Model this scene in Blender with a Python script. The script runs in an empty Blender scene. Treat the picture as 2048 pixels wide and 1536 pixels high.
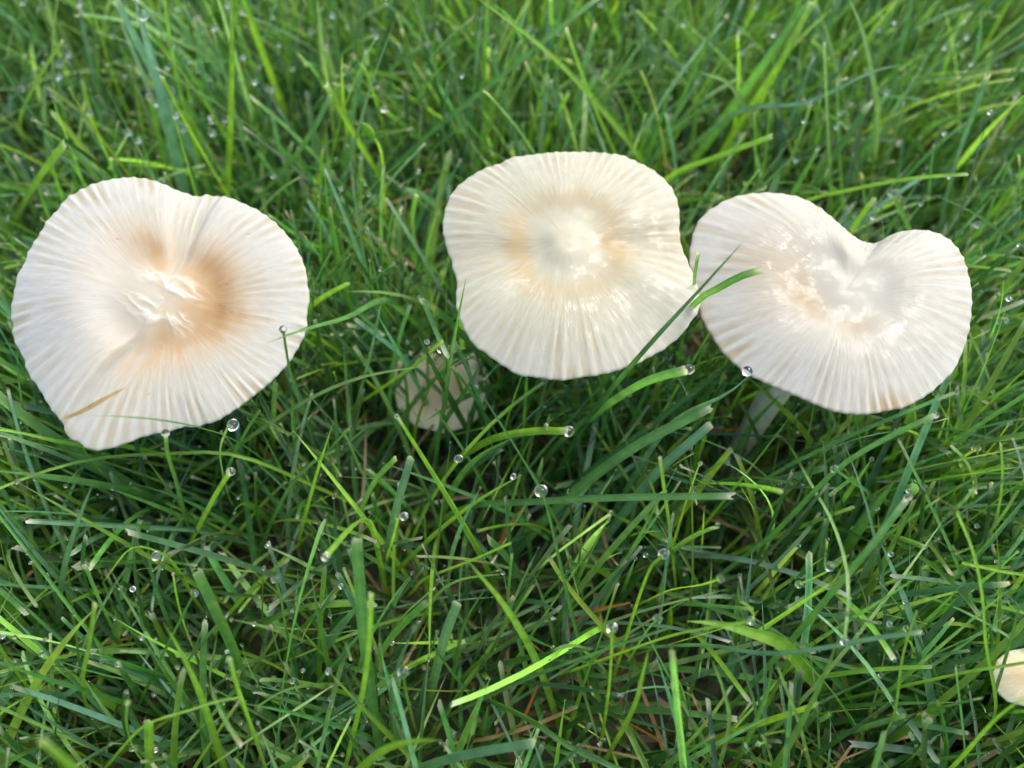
import bpy, math, random
import numpy as np
from mathutils import Vector

random.seed(7)
rng = np.random.default_rng(11)
scene = bpy.context.scene
S = 0.001                                   # everything below is laid out in millimetres

# ------------------------------------------------------------------ camera
HFOV = math.radians(65.0)
PITCH = math.radians(60.0)                  # below the horizon
CAM = np.array([0.0, -62.0, 168.0])         # mm
FWD = np.array([0.0, math.cos(PITCH), -math.sin(PITCH)])
UPV = np.array([0.0, math.sin(PITCH), math.cos(PITCH)])
RGT = np.array([1.0, 0.0, 0.0])
FPX = 1024.0 / math.tan(HFOV / 2)           # focal length in pixels of the 2048 px wide photo
cd = bpy.data.cameras.new("camera")
cam = bpy.data.objects.new("camera", cd)
scene.collection.objects.link(cam)
cam.location = CAM * S
cam.rotation_euler = (math.radians(90) - PITCH, 0, 0)
cd.sensor_width = 36.0
cd.angle = HFOV
cd.clip_start = 0.005
cd.clip_end = 200.0
cd.dof.use_dof = True
cd.dof.focus_distance = 0.131
cd.dof.aperture_fstop = cd.lens / 2.4
scene.camera = cam

# ------------------------------------------------------------------ sky, sun, exposure
SUN_EL, SUN_AZ = math.radians(62), math.radians(58)    # azimuth from +Y towards +X
world = bpy.data.worlds.new("World")
scene.world = world
world.use_nodes = True
wn = world.node_tree
bg = wn.nodes["Background"]
sky = wn.nodes.new("ShaderNodeTexSky")
sky.sky_type = 'NISHITA'
sky.sun_disc = False
sky.sun_elevation = SUN_EL
sky.sun_rotation = SUN_AZ
sky.dust_density = 4.0
sky.air_density = 0.9
sky.ozone_density = 0.8
wn.links.new(sky.outputs[0], bg.inputs[0])
bg.inputs[1].default_value = 0.15
sd = bpy.data.lights.new("sun", 'SUN')
sd.energy = 0.5
sd.angle = math.radians(14)
sd.color = (1.0, 0.985, 0.96)
sun = bpy.data.objects.new("sun", sd)
scene.collection.objects.link(sun)
sdir = Vector((math.sin(SUN_AZ) * math.cos(SUN_EL), math.cos(SUN_AZ) * math.cos(SUN_EL), math.sin(SUN_EL)))
sun.rotation_euler = sdir.to_track_quat('Z', 'Y').to_euler()
sun.location = sdir * 2
vs = scene.view_settings
scene.display_settings.display_device = 'sRGB'
vs.view_transform = 'Standard'
vs.look = 'None'
vs.exposure = 1.63
vs.gamma = 1.0
vs.use_curve_mapping = False
scene.render.engine = 'CYCLES'
cy = scene.cycles
cy.use_denoising = True
try:
    cy.denoiser = 'OPENIMAGEDENOISE'
except Exception:
    pass
cy.max_bounces = 12
cy.transmission_bounces = 8
cy.transparent_max_bounces = 8
cy.caustics_reflective = False
cy.caustics_refractive = True
cy.sample_clamp_indirect = 6.0

# ------------------------------------------------------------------ helpers
def ray(px, py):
    return FWD + RGT * ((px - 1024.0) / FPX) + UPV * ((768.0 - py) / FPX)

def at(px, py, z):
    d = ray(px, py)
    return CAM + d * ((z - CAM[2]) / d[2])

def on_plane(px, py, c, n, off):
    d = ray(px, py)
    p0 = c + n * off
    return CAM + d * (np.dot(p0 - CAM, n) / np.dot(d, n))

def project(P):
    v = P - CAM
    dep = v @ FWD
    dep = np.where(np.abs(dep) < 1e-6, 1e-6, dep)
    return 1024 + FPX * (v @ RGT) / dep, 768 - FPX * (v @ UPV) / dep, dep

def inside(px, py, poly):
    res = np.zeros(px.shape, bool)
    n = len(poly)
    for i in range(n):
        x1, y1 = poly[i]; x2, y2 = poly[(i + 1) % n]
        if y1 == y2:
            continue
        c = ((y1 > py) != (y2 > py)) & (px < (x2 - x1) * (py - y1) / (y2 - y1) + x1)
        res ^= c
    return res

def link(o, parent=None):
    scene.collection.objects.link(o)
    if parent:
        o.parent = parent
    return o

def tag(o, label=None, cat=None, group=None, kind=None):
    if label: o["label"] = label
    if cat: o["category"] = cat
    if group: o["group"] = group
    if kind: o["kind"] = kind
    return o

def mesh_np(name, V, F, uv=None, col=None, extra=None, smooth=True):
    """V (n,3) in mm, F (m,4) quads, uv (n,2), col (n,3)"""
    me = bpy.data.meshes.new(name)
    n, m = len(V), len(F)
    me.vertices.add(n)
    me.vertices.foreach_set("co", (np.asarray(V, np.float32) * S).ravel())
    me.loops.add(m * 4)
    me.loops.foreach_set("vertex_index", np.asarray(F, np.int32).ravel())
    me.polygons.add(m)
    me.polygons.foreach_set("loop_start", np.arange(0, m * 4, 4, dtype=np.int32))
    me.polygons.foreach_set("loop_total", np.full(m, 4, np.int32))
    me.update(calc_edges=True)
    if uv is not None:
        lay = me.uv_layers.new(name="UVMap")
        lay.data.foreach_set("uv", np.asarray(uv, np.float32)[np.asarray(F).ravel()].ravel())
    if col is not None:
        a = me.attributes.new("Col", 'FLOAT_COLOR', 'POINT')
        c4 = np.ones((n, 4), np.float32); c4[:, :3] = col
        a.data.foreach_set("color", c4.ravel())
    for k, v in (extra or {}).items():
        a = me.attributes.new(k, 'FLOAT', 'POINT')
        a.data.foreach_set("value", np.asarray(v, np.float32).ravel())
    me.polygons.foreach_set("use_smooth", np.full(m, smooth))
    me.validate()
    return me

def grid_faces(nr, nc, wrap=False, base=0):
    """faces of nr rows x nc columns of vertices; wrap closes the columns"""
    i = np.arange(nr - 1)[:, None]
    j = np.arange(nc if wrap else nc - 1)[None, :]
    j2 = (j + 1) % nc
    f = np.stack([i * nc + j, i * nc + j2, (i + 1) * nc + j2, (i + 1) * nc + j], -1)
    return f.reshape(-1, 4) + base

def periodic_noise(phi, rs, kmin, kmax, n):
    out = np.zeros_like(phi)
    for _ in range(n):
        k = rs.integers(kmin, kmax + 1)
        out += np.sin(k * phi + rs.uniform(0, 6.283)) / math.sqrt(n)
    return out

def noise2(x, y, rs, f, n=10):
    out = np.zeros(np.broadcast(x, y).shape)
    for _ in range(n):
        a = rs.uniform(0, 6.283); k = f * rs.uniform(.6, 1.5)
        out += np.sin(k * (math.cos(a) * x + math.sin(a) * y) + rs.uniform(0, 6.283)) / math.sqrt(n)
    return out

def sstep(a, b, x):
    t = np.clip((x - a) / (b - a), 0, 1)
    return t * t * (3 - 2 * t)

def adist(phi, deg):
    """signed angular distance in degrees"""
    return (np.degrees(phi) - deg + 180) % 360 - 180

# ------------------------------------------------------------------ materials
def new_mat(name):
    m = bpy.data.materials.new(name)
    m.use_nodes = True
    nt = m.node_tree
    nt.nodes.clear()
    out = nt.nodes.new("ShaderNodeOutputMaterial")
    return m, nt, out

def N(nt, t, **kw):
    n = nt.nodes.new(t)
    for k, v in kw.items():
        setattr(n, k, v)
    return n

def grass_material():
    m, nt, out = new_mat("grass_leaf")
    L = nt.links.new
    col = N(nt, "ShaderNodeAttribute", attribute_name="Col")
    uv = N(nt, "ShaderNodeUVMap")
    sep = N(nt, "ShaderNodeSeparateXYZ"); L(uv.outputs[0], sep.inputs[0])
    # long veins: a wave across the blade
    mul = N(nt, "ShaderNodeMath", operation='MULTIPLY'); mul.inputs[1].default_value = 44.0; L(sep.outputs[0], mul.inputs[0])
    sn = N(nt, "ShaderNodeMath", operation='SINE'); L(mul.outputs[0], sn.inputs[0])
    mr = N(nt, "ShaderNodeMapRange"); mr.inputs[1].default_value = -1; mr.inputs[2].default_value = 1
    mr.inputs[3].default_value = 0.85; mr.inputs[4].default_value = 1.1; L(sn.outputs[0], mr.inputs[0])
    geo = N(nt, "ShaderNodeNewGeometry")
    no = N(nt, "ShaderNodeTexNoise"); no.inputs["Scale"].default_value = 420; no.inputs["Detail"].default_value = 3
    L(geo.outputs["Position"], no.inputs["Vector"])
    mr2 = N(nt, "ShaderNodeMapRange"); mr2.inputs[1].default_value = .25; mr2.inputs[2].default_value = .75
    mr2.inputs[3].default_value = .72; mr2.inputs[4].default_value = 1.25; L(no.outputs[0], mr2.inputs[0])
    m1 = N(nt, "ShaderNodeMath", operation='MULTIPLY'); L(mr.outputs[0], m1.inputs[0]); L(mr2.outputs[0], m1.inputs[1])
    cm = N(nt, "ShaderNodeVectorMath", operation='SCALE'); L(col.outputs["Color"], cm.inputs[0]); L(m1.outputs[0], cm.inputs["Scale"])
    fl = N(nt, "ShaderNodeTexNoise"); fl.inputs["Scale"].default_value = 260; fl.inputs["Detail"].default_value = 5
    L(geo.outputs["Position"], fl.inputs["Vector"])
    fm = N(nt, "ShaderNodeMapRange"); fm.inputs[1].default_value = .66; fm.inputs[2].default_value = .76; fm.inputs[4].default_value = .75
    L(fl.outputs[0], fm.inputs[0])
    fx = N(nt, "ShaderNodeMix", data_type='RGBA'); L(fm.outputs[0], fx.inputs["Factor"]); L(cm.outputs[0], fx.inputs[6])
    fx.inputs[7].default_value = (.36, .29, .10, 1)
    cm = fx
    bump = N(nt, "ShaderNodeBump"); bump.inputs["Strength"].default_value = .35; bump.inputs["Distance"].default_value = .0001
    L(sn.outputs[0], bump.inputs["Height"])
    p = N(nt, "ShaderNodeBsdfPrincipled")
    p.inputs["Roughness"].default_value = .3
    p.inputs["Specular IOR Level"].default_value = .5
    L(cm.outputs[2], p.inputs["Base Color"]); L(bump.outputs[0], p.inputs["Normal"])
    tr = N(nt, "ShaderNodeBsdfTranslucent")
    tc = N(nt, "ShaderNodeVectorMath", operation='MULTIPLY'); L(cm.outputs[2], tc.inputs[0]); tc.inputs[1].default_value = (1.7, 1.75, .8)
    L(tc.outputs[0], tr.inputs[0])
    mix = N(nt, "ShaderNodeMixShader"); mix.inputs[0].default_value = .46
    L(p.outputs[0], mix.inputs[1]); L(tr.outputs[0], mix.inputs[2])
    L(mix.outputs[0], out.inputs[0])
    return m

def cap_material():
    m, nt, out = new_mat("mushroom_cap_skin")
    L = nt.links.new
    col = N(nt, "ShaderNodeAttribute", attribute_name="Col")
    wet = N(nt, "ShaderNodeAttribute", attribute_name="Wet")
    uv = N(nt, "ShaderNodeUVMap")
    mp = N(nt, "ShaderNodeMapping"); mp.inputs["Scale"].default_value = (230, 9, 1); L(uv.outputs[0], mp.inputs[0])
    fib = N(nt, "ShaderNodeTexNoise"); fib.inputs["Scale"].default_value = 1; fib.inputs["Detail"].default_value = 3
    L(mp.outputs[0], fib.inputs["Vector"])
    geo = N(nt, "ShaderNodeNewGeometry")
    gr = N(nt, "ShaderNodeTexNoise"); gr.inputs["Scale"].default_value = 1500; gr.inputs["Detail"].default_value = 2
    L(geo.outputs["Position"], gr.inputs["Vector"])
    lo = N(nt, "ShaderNodeTexNoise"); lo.inputs["Scale"].default_value = 420; lo.inputs["Detail"].default_value = 6
    L(geo.outputs["Position"], lo.inputs["Vector"])
    # colour: fine radial fibre variation
    mr = N(nt, "ShaderNodeMapRange"); mr.inputs[1].default_value = .3; mr.inputs[2].default_value = .7
    mr.inputs[3].default_value = .93; mr.inputs[4].default_value = 1.05; L(fib.outputs[0], mr.inputs[0])
    sx = N(nt, "ShaderNodeSeparateXYZ"); L(uv.outputs[0], sx.inputs[0])
    fade = N(nt, "ShaderNodeMapRange"); fade.inputs[1].default_value = .16; fade.inputs[2].default_value = .5; L(sx.outputs[1], fade.inputs[0])
    fmix = N(nt, "ShaderNodeMix"); fmix.inputs["A"].default_value = 1.0; L(fade.outputs[0], fmix.inputs["Factor"]); L(mr.outputs[0], fmix.inputs["B"])
    cm = N(nt, "ShaderNodeVectorMath", operation='SCALE'); L(col.outputs["Color"], cm.inputs[0]); L(fmix.outputs["Result"], cm.inputs["Scale"])
    b1 = N(nt, "ShaderNodeBump"); L(fade.outputs[0], b1.inputs["Strength"]); b1.inputs["Distance"].default_value = .00006; L(fib.outputs[0], b1.inputs["Height"])
    b2 = N(nt, "ShaderNodeBump"); b2.inputs["Strength"].default_value = 1.0; b2.inputs["Distance"].default_value = .00020
    L(gr.outputs[0], b2.inputs["Height"]); L(b1.outputs[0], b2.inputs["Normal"])
    b3 = N(nt, "ShaderNodeBump"); b3.inputs["Strength"].default_value = .9; b3.inputs["Distance"].default_value = .0002
    L(lo.outputs[0], b3.inputs["Height"]); L(b2.outputs[0], b3.inputs["Normal"])
    p = N(nt, "ShaderNodeBsdfPrincipled")
    p.inputs["Roughness"].default_value = .6
    p.inputs["Specular IOR Level"].default_value = .2
    p.inputs["Subsurface Weight"].default_value = .8
    p.inputs["Subsurface Radius"].default_value = (1.0, .75, .5)
    p.inputs["Subsurface Scale"].default_value = .0030
    L(cm.outputs[0], p.inputs["Base Color"]); L(b1.outputs[0], p.inputs["Normal"])
    # a patchy water film
    wm = N(nt, "ShaderNodeMapRange"); wm.inputs[1].default_value = .46; wm.inputs[2].default_value = .58
    L(lo.outputs[0], wm.inputs[0])
    wmul = N(nt, "ShaderNodeMath", operation='MULTIPLY'); L(wm.outputs[0], wmul.inputs[0]); L(wet.outputs["Fac"], wmul.inputs[1])
    wsc = N(nt, 'ShaderNodeMath', operation='MULTIPLY'); wsc.inputs[1].default_value = .6; L(wmul.outputs[0], wsc.inputs[0]); L(wsc.outputs[0], p.inputs["Coat Weight"])
    p.inputs["Coat Roughness"].default_value = .08
    p.inputs["Coat IOR"].default_value = 1.45
    L(b3.outputs[0], p.inputs["Coat Normal"])
    L(p.outputs[0], out.inputs[0])
    return m

def flesh_material(name, c, rough=.55):
    m, nt, out = new_mat(name)
    L = nt.links.new
    geo = N(nt, "ShaderNodeNewGeometry")
    no = N(nt, "ShaderNodeTexNoise"); no.inputs["Scale"].default_value = 500; no.inputs["Detail"].default_value = 3
    L(geo.outputs["Position"], no.inputs["Vector"])
    cr = N(nt, "ShaderNodeValToRGB")
    cr.color_ramp.elements[0].position = .3; cr.color_ramp.elements[0].color = (*[x * .78 for x in c], 1)
    cr.color_ramp.elements[1].position = .7; cr.color_ramp.elements[1].color = (*c, 1)
    L(no.outputs[0], cr.inputs[0])
    b = N(nt, "ShaderNodeBump"); b.inputs["Strength"].default_value = .4; b.inputs["Distance"].default_value = .0002; L(no.outputs[0], b.inputs["Height"])
    p = N(nt, "ShaderNodeBsdfPrincipled"); p.inputs["Roughness"].default_value = rough
    p.inputs["Subsurface Weight"].default_value = .35
    p.inputs["Subsurface Radius"].default_value = (1, .75, .5); p.inputs["Subsurface Scale"].default_value = .002
    L(cr.outputs[0], p.inputs["Base Color"]); L(b.outputs[0], p.inputs["Normal"]); L(p.outputs[0], out.inputs[0])
    return m

def soil_material():
    m, nt, out = new_mat("soil")
    L = nt.links.new
    geo = N(nt, "ShaderNodeNewGeometry")
    no = N(nt, "ShaderNodeTexNoise"); no.inputs["Scale"].default_value = 130; no.inputs["Detail"].default_value = 8
    L(geo.outputs["Position"], no.inputs["Vector"])
    cr = N(nt, "ShaderNodeValToRGB")
    cr.color_ramp.elements[0].position = .3; cr.color_ramp.elements[0].color = (.012, .014, .007, 1)
    cr.color_ramp.elements[1].position = .75; cr.color_ramp.elements[1].color = (.05, .055, .022, 1)
    L(no.outputs[0], cr.inputs[0])
    ln = N(nt, "ShaderNodeVectorMath", operation='LENGTH'); L(geo.outputs["Position"], ln.inputs[0])
    fm = N(nt, "ShaderNodeMapRange"); fm.inputs[1].default_value = .25; fm.inputs[2].default_value = .45; L(ln.outputs["Value"], fm.inputs[0])
    n2 = N(nt, "ShaderNodeTexNoise"); n2.inputs["Scale"].default_value = 25; n2.inputs["Detail"].default_value = 10; L(geo.outputs["Position"], n2.inputs["Vector"])
    c2 = N(nt, "ShaderNodeValToRGB"); L(n2.outputs[0], c2.inputs[0])
    c2.color_ramp.elements[0].position = .3; c2.color_ramp.elements[0].color = (.025, .06, .012, 1)
    c2.color_ramp.elements[1].position = .7; c2.color_ramp.elements[1].color = (.075, .16, .03, 1)
    mx = N(nt, "ShaderNodeMix", data_type='RGBA'); L(fm.outputs[0], mx.inputs["Factor"]); L(cr.outputs[0], mx.inputs[6]); L(c2.outputs[0], mx.inputs[7])
    b = N(nt, "ShaderNodeBump"); b.inputs["Distance"].default_value = .003; L(no.outputs[0], b.inputs["Height"])
    p = N(nt, "ShaderNodeBsdfPrincipled"); p.inputs["Roughness"].default_value = .9
    L(mx.outputs[2], p.inputs["Base Color"]); L(b.outputs[0], p.inputs["Normal"]); L(p.outputs[0], out.inputs[0])
    return m

def water_material():
    m, nt, out = new_mat("dew_water")
    g = N(nt, "ShaderNodeBsdfGlass"); g.inputs["IOR"].default_value = 1.333; g.inputs["Roughness"].default_value = 0
    nt.links.new(g.outputs[0], out.inputs[0])
    return m

M_GRASS = grass_material()
M_CAP = cap_material()
M_GILL = flesh_material("gill_flesh", (.78, .71, .58))
M_STEM = flesh_material("stem_flesh", (.84, .74, .54))
M_SOIL = soil_material()
M_DEW = water_material()

# ------------------------------------------------------------------ the ground
g1 = np.concatenate([-np.geomspace(30000, 420, 16), np.linspace(-400, 400, 81), np.geomspace(420, 30000, 16)])
gx, gy = np.meshgrid(g1, g1 + 60)
rs = np.random.default_rng(3)
gz = (noise2(gx, gy, rs, .06) * 1.6 + noise2(gx, gy, rs, .25) * .7) - 2.0
gz = np.where((np.abs(gx) < 410) & (np.abs(gy - 60) < 410), gz, -2.0)
ground = link(bpy.data.objects.new("ground", mesh_np("ground", np.stack([gx, gy, gz], -1).reshape(-1, 3), grid_faces(len(g1), len(g1)))))
ground.data.materials.append(M_SOIL)
tag(ground, "dark damp soil under the lawn grass", None, None, "structure")

# ------------------------------------------------------------------ mushrooms
def z1(pts, ox, oy, k):
    return [(ox + x * k, oy + y * k) for x, y in pts]

OUT_LEFT = z1([(680,92),(760,103),(830,125),(900,160),(960,178),(1010,195),(1060,180),(1130,190),(1220,218),(1310,258),(1390,315),(1450,375),(1500,440),(1535,510),(1557,580),(1560,640),(1573,690),(1565,740),(1555,790),(1560,850),(1540,905),(1510,960),(1470,1025),(1420,1080),(1360,1140),(1290,1195),(1220,1250),(1150,1295),(1090,1330),(1050,1335),(1000,1355),(940,1350),(880,1370),(800,1385),(720,1405),(640,1440),(560,1465),(480,1476),(430,1455),(400,1425),(350,1415),(335,1370),(325,1330),(300,1305),(265,1265),(230,1205),(200,1150),(165,1110),(140,1065),(130,1010),(100,960),(70,900),(75,845),(60,780),(70,720),(85,640),(100,570),(130,540),(145,480),(175,430),(215,370),(245,310),(290,270),(340,200),(410,160),(480,125),(560,105),(620,96)], 0, 320, .3906)
OUT_MID = z1([(900,130),(1000,128),(1100,135),(1200,145),(1290,185),(1370,225),(1440,280),(1490,340),(1515,410),(1525,480),(1522,560),(1532,650),(1560,720),(1590,790),(1620,870),(1640,940),(1645,985),(1620,1040),(1580,1090),(1540,1150),(1480,1200),(1430,1240),(1350,1280),(1300,1310),(1240,1330),(1150,1360),(1060,1380),(970,1390),(880,1408),(800,1403),(720,1390),(620,1380),(550,1335),(480,1290),(440,1255),(380,1220),(330,1150),(290,1060),(270,980),(275,900),(280,840),(255,790),(250,740),(225,690),(208,620),(195,560),(200,500),(215,430),(245,360),(290,310),(360,260),(430,220),(520,195),(580,160),(660,150),(760,138),(830,130)], 820, 260, .3516)
OUT_RIGHT = z1([(480,130),(560,128),(650,138),(720,155),(780,185),(830,215),(890,265),(940,310),(990,355),(1040,390),(1090,405),(1135,405),(1180,375),(1240,345),(1320,332),(1400,332),(1470,350),(1530,385),(1580,440),(1610,500),(1630,570),(1645,640),(1650,710),(1645,790),(1635,870),(1610,950),(1585,1020),(1550,1090),(1490,1150),(1430,1205),(1360,1250),(1280,1290),(1190,1305),(1120,1320),(1050,1327),(960,1320),(890,1305),(800,1270),(700,1225),(600,1185),(500,1140),(420,1100),(350,1040),(290,980),(240,900),(200,840),(175,780),(165,700),(145,640),(125,580),(115,510),(118,450),(130,380),(150,310),(190,250),(250,205),(320,165),(400,140)], 1340, 340, .3646)
OUT_LOW = [(786,765),(795,725),(822,702),(872,690),(925,695),(962,720),(975,765),(968,815),(935,850),(885,862),(830,848),(798,812)]
OUT_EDGE = [(1990,1348),(2000,1322),(2022,1306),(2054,1300),(2088,1306),(2112,1325),(2122,1352),(2112,1382),(2086,1402),(2052,1408),(2020,1400),(1998,1378)]

def make_mushroom(label, outline, cpx, zc, tilt, heights, colours, wetness, root, nfl, flute, seed, n_phi=720, n_rho=84, stem_r=2.7, scallop=.005):
    rs = np.random.default_rng(seed)
    n = np.array([math.sin(tilt[0]), -math.sin(tilt[1]), 1.0]); n /= np.linalg.norm(n)
    C = at(cpx[0], cpx[1], zc)
    # outline as rim(phi)
    ang = np.array([math.atan2(-(y - cpx[1]), x - cpx[0]) for x, y in outline])
    rimh = heights(ang, np.ones_like(ang))
    R = np.array([on_plane(x, y, C, n, h) - n * h - C for (x, y), h in zip(outline, rimh)])
    o = np.argsort(ang); ang, R = ang[o], R[o]
    ang3 = np.concatenate([ang - 2 * math.pi, ang, ang + 2 * math.pi]); R3 = np.concatenate([R, R, R])
    phi = np.linspace(-math.pi, math.pi, n_phi, endpoint=False)
    rim = np.stack([np.interp(phi, ang3, R3[:, k]) for k in range(3)], -1)
    ker = np.hanning(max(3, int(n_phi / 60)) | 1); ker /= ker.sum(); h = len(ker) // 2
    rim = np.stack([np.convolve(np.concatenate([rim[-h:, k], rim[:, k], rim[:h, k]]), ker, 'valid') for k in range(3)], -1)
    # flutes: irregular radial ridges that begin at different radii
    ph = nfl * phi + 1.0 * periodic_noise(phi, rs, 2, 9, 8)
    ridge = .5 + .5 * np.cos(ph) + .12 * np.cos(2 * ph)
    ridge2 = np.sin(nfl * 1.9 * phi + 2 * periodic_noise(phi, rs, 2, 11, 8))
    start = .46 + .13 * periodic_noise(phi, rs, 6, 30, 12)
    gain = np.clip(.7 + .55 * periodic_noise(phi, rs, 3, 18, 12), .1, 1.6)
    rho = np.concatenate([[0.0], np.linspace(.012, 1, n_rho) ** .9])
    RH, PH = np.meshgrid(rho, phi, indexing='ij')
    amp = flute * np.clip((RH - start) / .5, 0, 1) ** 1.2 * gain
    brk = np.clip(.8 + .5 * noise2(PH * 14, RH * 20, rs, .9, 14), .1, 1.5)      # ribs break up and fade along their length
    amp = amp * brk
    fl = amp * (ridge - .4) + .18 * amp * ridge2 * np.cos(4 * RH + 3 * gain)
    rr = 1 + scallop * (ridge - .5)[None, :] * sstep(.8, 1, RH)
    H = heights(PH, RH) + fl
    top = C + rim[None] * (RH * rr)[..., None] + n * H[..., None]
    col = colours(PH, RH, top, rs)
    # paler ridges, creamier grooves where the gills show through the skin
    groove = np.clip(.9 - ridge, 0, 1)[None, :] ** 1.3 * sstep(.38, .95, RH) * np.clip(gain, .25, 1) * min(1, flute / .11) * brk
    col = col * (1 - groove[..., None] * np.array([.17, .25, .43]))
    wet = wetness(PH, RH, top, rs)
    # rounded rim and underside
    th = .9
    rows, cols, wets, us = [top], [col], [wet], [np.stack([(PH / (2 * math.pi) + .5), RH], -1)]
    for a in (40, 90, 140):
        t = math.radians(a)
        p = top[-1] + (rim / np.linalg.norm(rim, axis=1, keepdims=True)) * (math.sin(t) * th * .45) - n * (th / 2 * (1 - math.cos(t)))
        rows.append(p[None]); cols.append(col[-1:]); wets.append(wet[-1:] * .5); us.append(us[0][-1:])
    idx = np.linspace(n_rho, 1, 22).astype(int)
    for i in idx:
        d = th + 2.6 * (1 - rho[i])
        rows.append((C + rim * rho[i] * .985 + n * (heights(phi, np.full_like(phi, rho[i])) - d)[:, None])[None])
        cols.append(np.tile(np.array([.74, .67, .54]), (1, n_phi, 1))); wets.append(np.zeros((1, n_phi))); us.append(us[0][i:i + 1])
    V = np.concatenate(rows); nr = len(V)
    V = V.reshape(-1, 3)
    base = Vector(root) * S
    t = bpy.data.objects.new("mushroom", None); link(t); t.location = base
    t.empty_display_size = .01
    tag(t, label, "mushroom", "pale mushrooms growing in the lawn")
    me = mesh_np("cap", V - np.array(root), grid_faces(nr, n_phi, True), np.concatenate(us).reshape(-1, 2), np.clip(np.concatenate(cols).reshape(-1, 3) * np.array([.408, .418, .385]), 0, 1), {"Wet": np.concatenate(wets).ravel()})
    cap = link(bpy.data.objects.new("cap", me), t); me.materials.append(M_CAP)
    # gills: thin plates hanging under the cap
    gv, gf = [], []
    K = 46 if n_phi > 400 else 24
    for k in range(K):
        i = int(k * n_phi / K)
        tang = np.cross(n, rim[i]); tang /= np.linalg.norm(tang)
        r0 = .14 if k % 2 == 0 else .5
        st = np.linspace(r0, .95, 7)
        for s_ in st:
            hh = float(heights(phi[i:i + 1], np.array([s_]))[0]) - th - 2.6 * (1 - s_) + .25
            dep = 3.4 * math.sin(math.pi * min(1, (1.02 - s_) / (1.02 - r0) * .9 + .08))
            b = C + rim[i] * s_ * .985 + n * hh
            for sg in (-1, 1):
                gv += [b + tang * .13 * sg, b - n * dep + tang * .06 * sg]
        b0 = len(gv) - 28
        for q in range(6):
            a0 = b0 + q * 4; a1 = a0 + 4
            gf += [(a0, a0 + 1, a1 + 1, a1), (a0 + 2, a1 + 2, a1 + 3, a0 + 3), (a0 + 1, a0 + 3, a1 + 3, a1 + 1)]
    gm = mesh_np("gills", np.array(gv) - np.array(root), np.array(gf)); gm.materials.append(M_GILL)
    link(bpy.data.objects.new("gills", gm), t)
    # stem
    A = C + n * (float(heights(np.array([0.0]), np.array([0.05]))[0]) - 3.0)
    B = np.array(root, float) + np.array([0, 0, -2.0])
    sv = []
    nu, nv = 20, 18
    side = rs.uniform(-1, 1, 2)
    for j in range(nv):
        s_ = j / (nv - 1)
        c = A * (1 - s_) + B * s_
        c = c + np.array([side[0], side[1], 0]) * 2.2 * math.sin(math.pi * s_)
        if s_ < .3:
            c = c * 1.0
        r = stem_r * (1.45 - 1.5 * s_ if s_ < .3 else 1.0 + .1 * math.sin(6 * s_))
        for k in range(nu):
            a = 2 * math.pi * k / nu
            w = 1 + .05 * math.sin(5 * a + 3 * s_)
            sv.append(c + np.array([math.cos(a), math.sin(a), 0]) * r * w)
    sm = mesh_np("stem", np.array(sv) - np.array(root), grid_faces(nv, nu, True)); sm.materials.append(M_STEM)
    link(bpy.data.objects.new("stem", sm), t)
    return t, cap, dict(C=C, n=n, top=top, rho=rho, phi=phi, root=np.array(root, float))

G = lambda d, s: np.exp(-(d / s) ** 2)
CREAM = np.array([.80, .755, .66]); WHITE = np.array([.84, .82, .76]); IVORY = np.array([.79, .75, .585])
BEIGE = np.array([.66, .50, .29]); ORANGE = np.array([.60, .33, .12]); CORE = np.array([1.05, 1.0, .88])

def lerp(a, b, t):
    return a + (b - a) * np.clip(t, 0, 1)[..., None]

# left mushroom -------------------------------------------------------
def torn(p, r):
    x, y = r * 24 * np.cos(p), r * 24 * np.sin(p)
    rr = np.random.default_rng(88)
    u = x * math.cos(.5) - y * math.sin(.5); v = x * math.sin(.5) + y * math.cos(.5)
    a = noise2(u * .3, v, rr, 2.6, 12) + .4 * noise2(u * .5, v, rr, 5, 12)
    m = G(r, .2) * sstep(-.5, .6, noise2(x, y, rr, .8, 10))
    return (1 - np.abs(np.tanh(a))) * m
def h_left(p, r):
    h = .5 * torn(p, r) + 1.3 * G(r, .26) - 1.0 * G(r - .34, .14) + 1.4 * np.sin(np.clip(r, 0, 1) * math.pi) * (.6 + .4 * np.cos(p - math.radians(185)))
    h = h - 1.9 * G(adist(p, 74), 10) * sstep(.15, .6, r) - 1.0 * G(adist(p, 66), 4) * sstep(.2, .7, r)
    d = adist(p, 231)
    up = np.where(d < 0, np.exp(d / 45), 0.0); dn = np.where(d >= 0, np.exp(-d / 30), 0.0)
    st = sstep(-6, 4, d)
    h = h + (1.0 * np.exp(-np.abs(d) / 45) * (1 - st) - .8 * np.exp(-np.abs(d) / 30) * st) * sstep(.22, .5, r)
    h = h + 1.7 * G(adist(p, 180), 38) * G(r - .5, .3)
    h = h + .5 * np.sin(3 * p + 1) * r ** 2 + .5 * np.sin(5 * p) * r ** 3 - 1.2 * r ** 6
    return h

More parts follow.
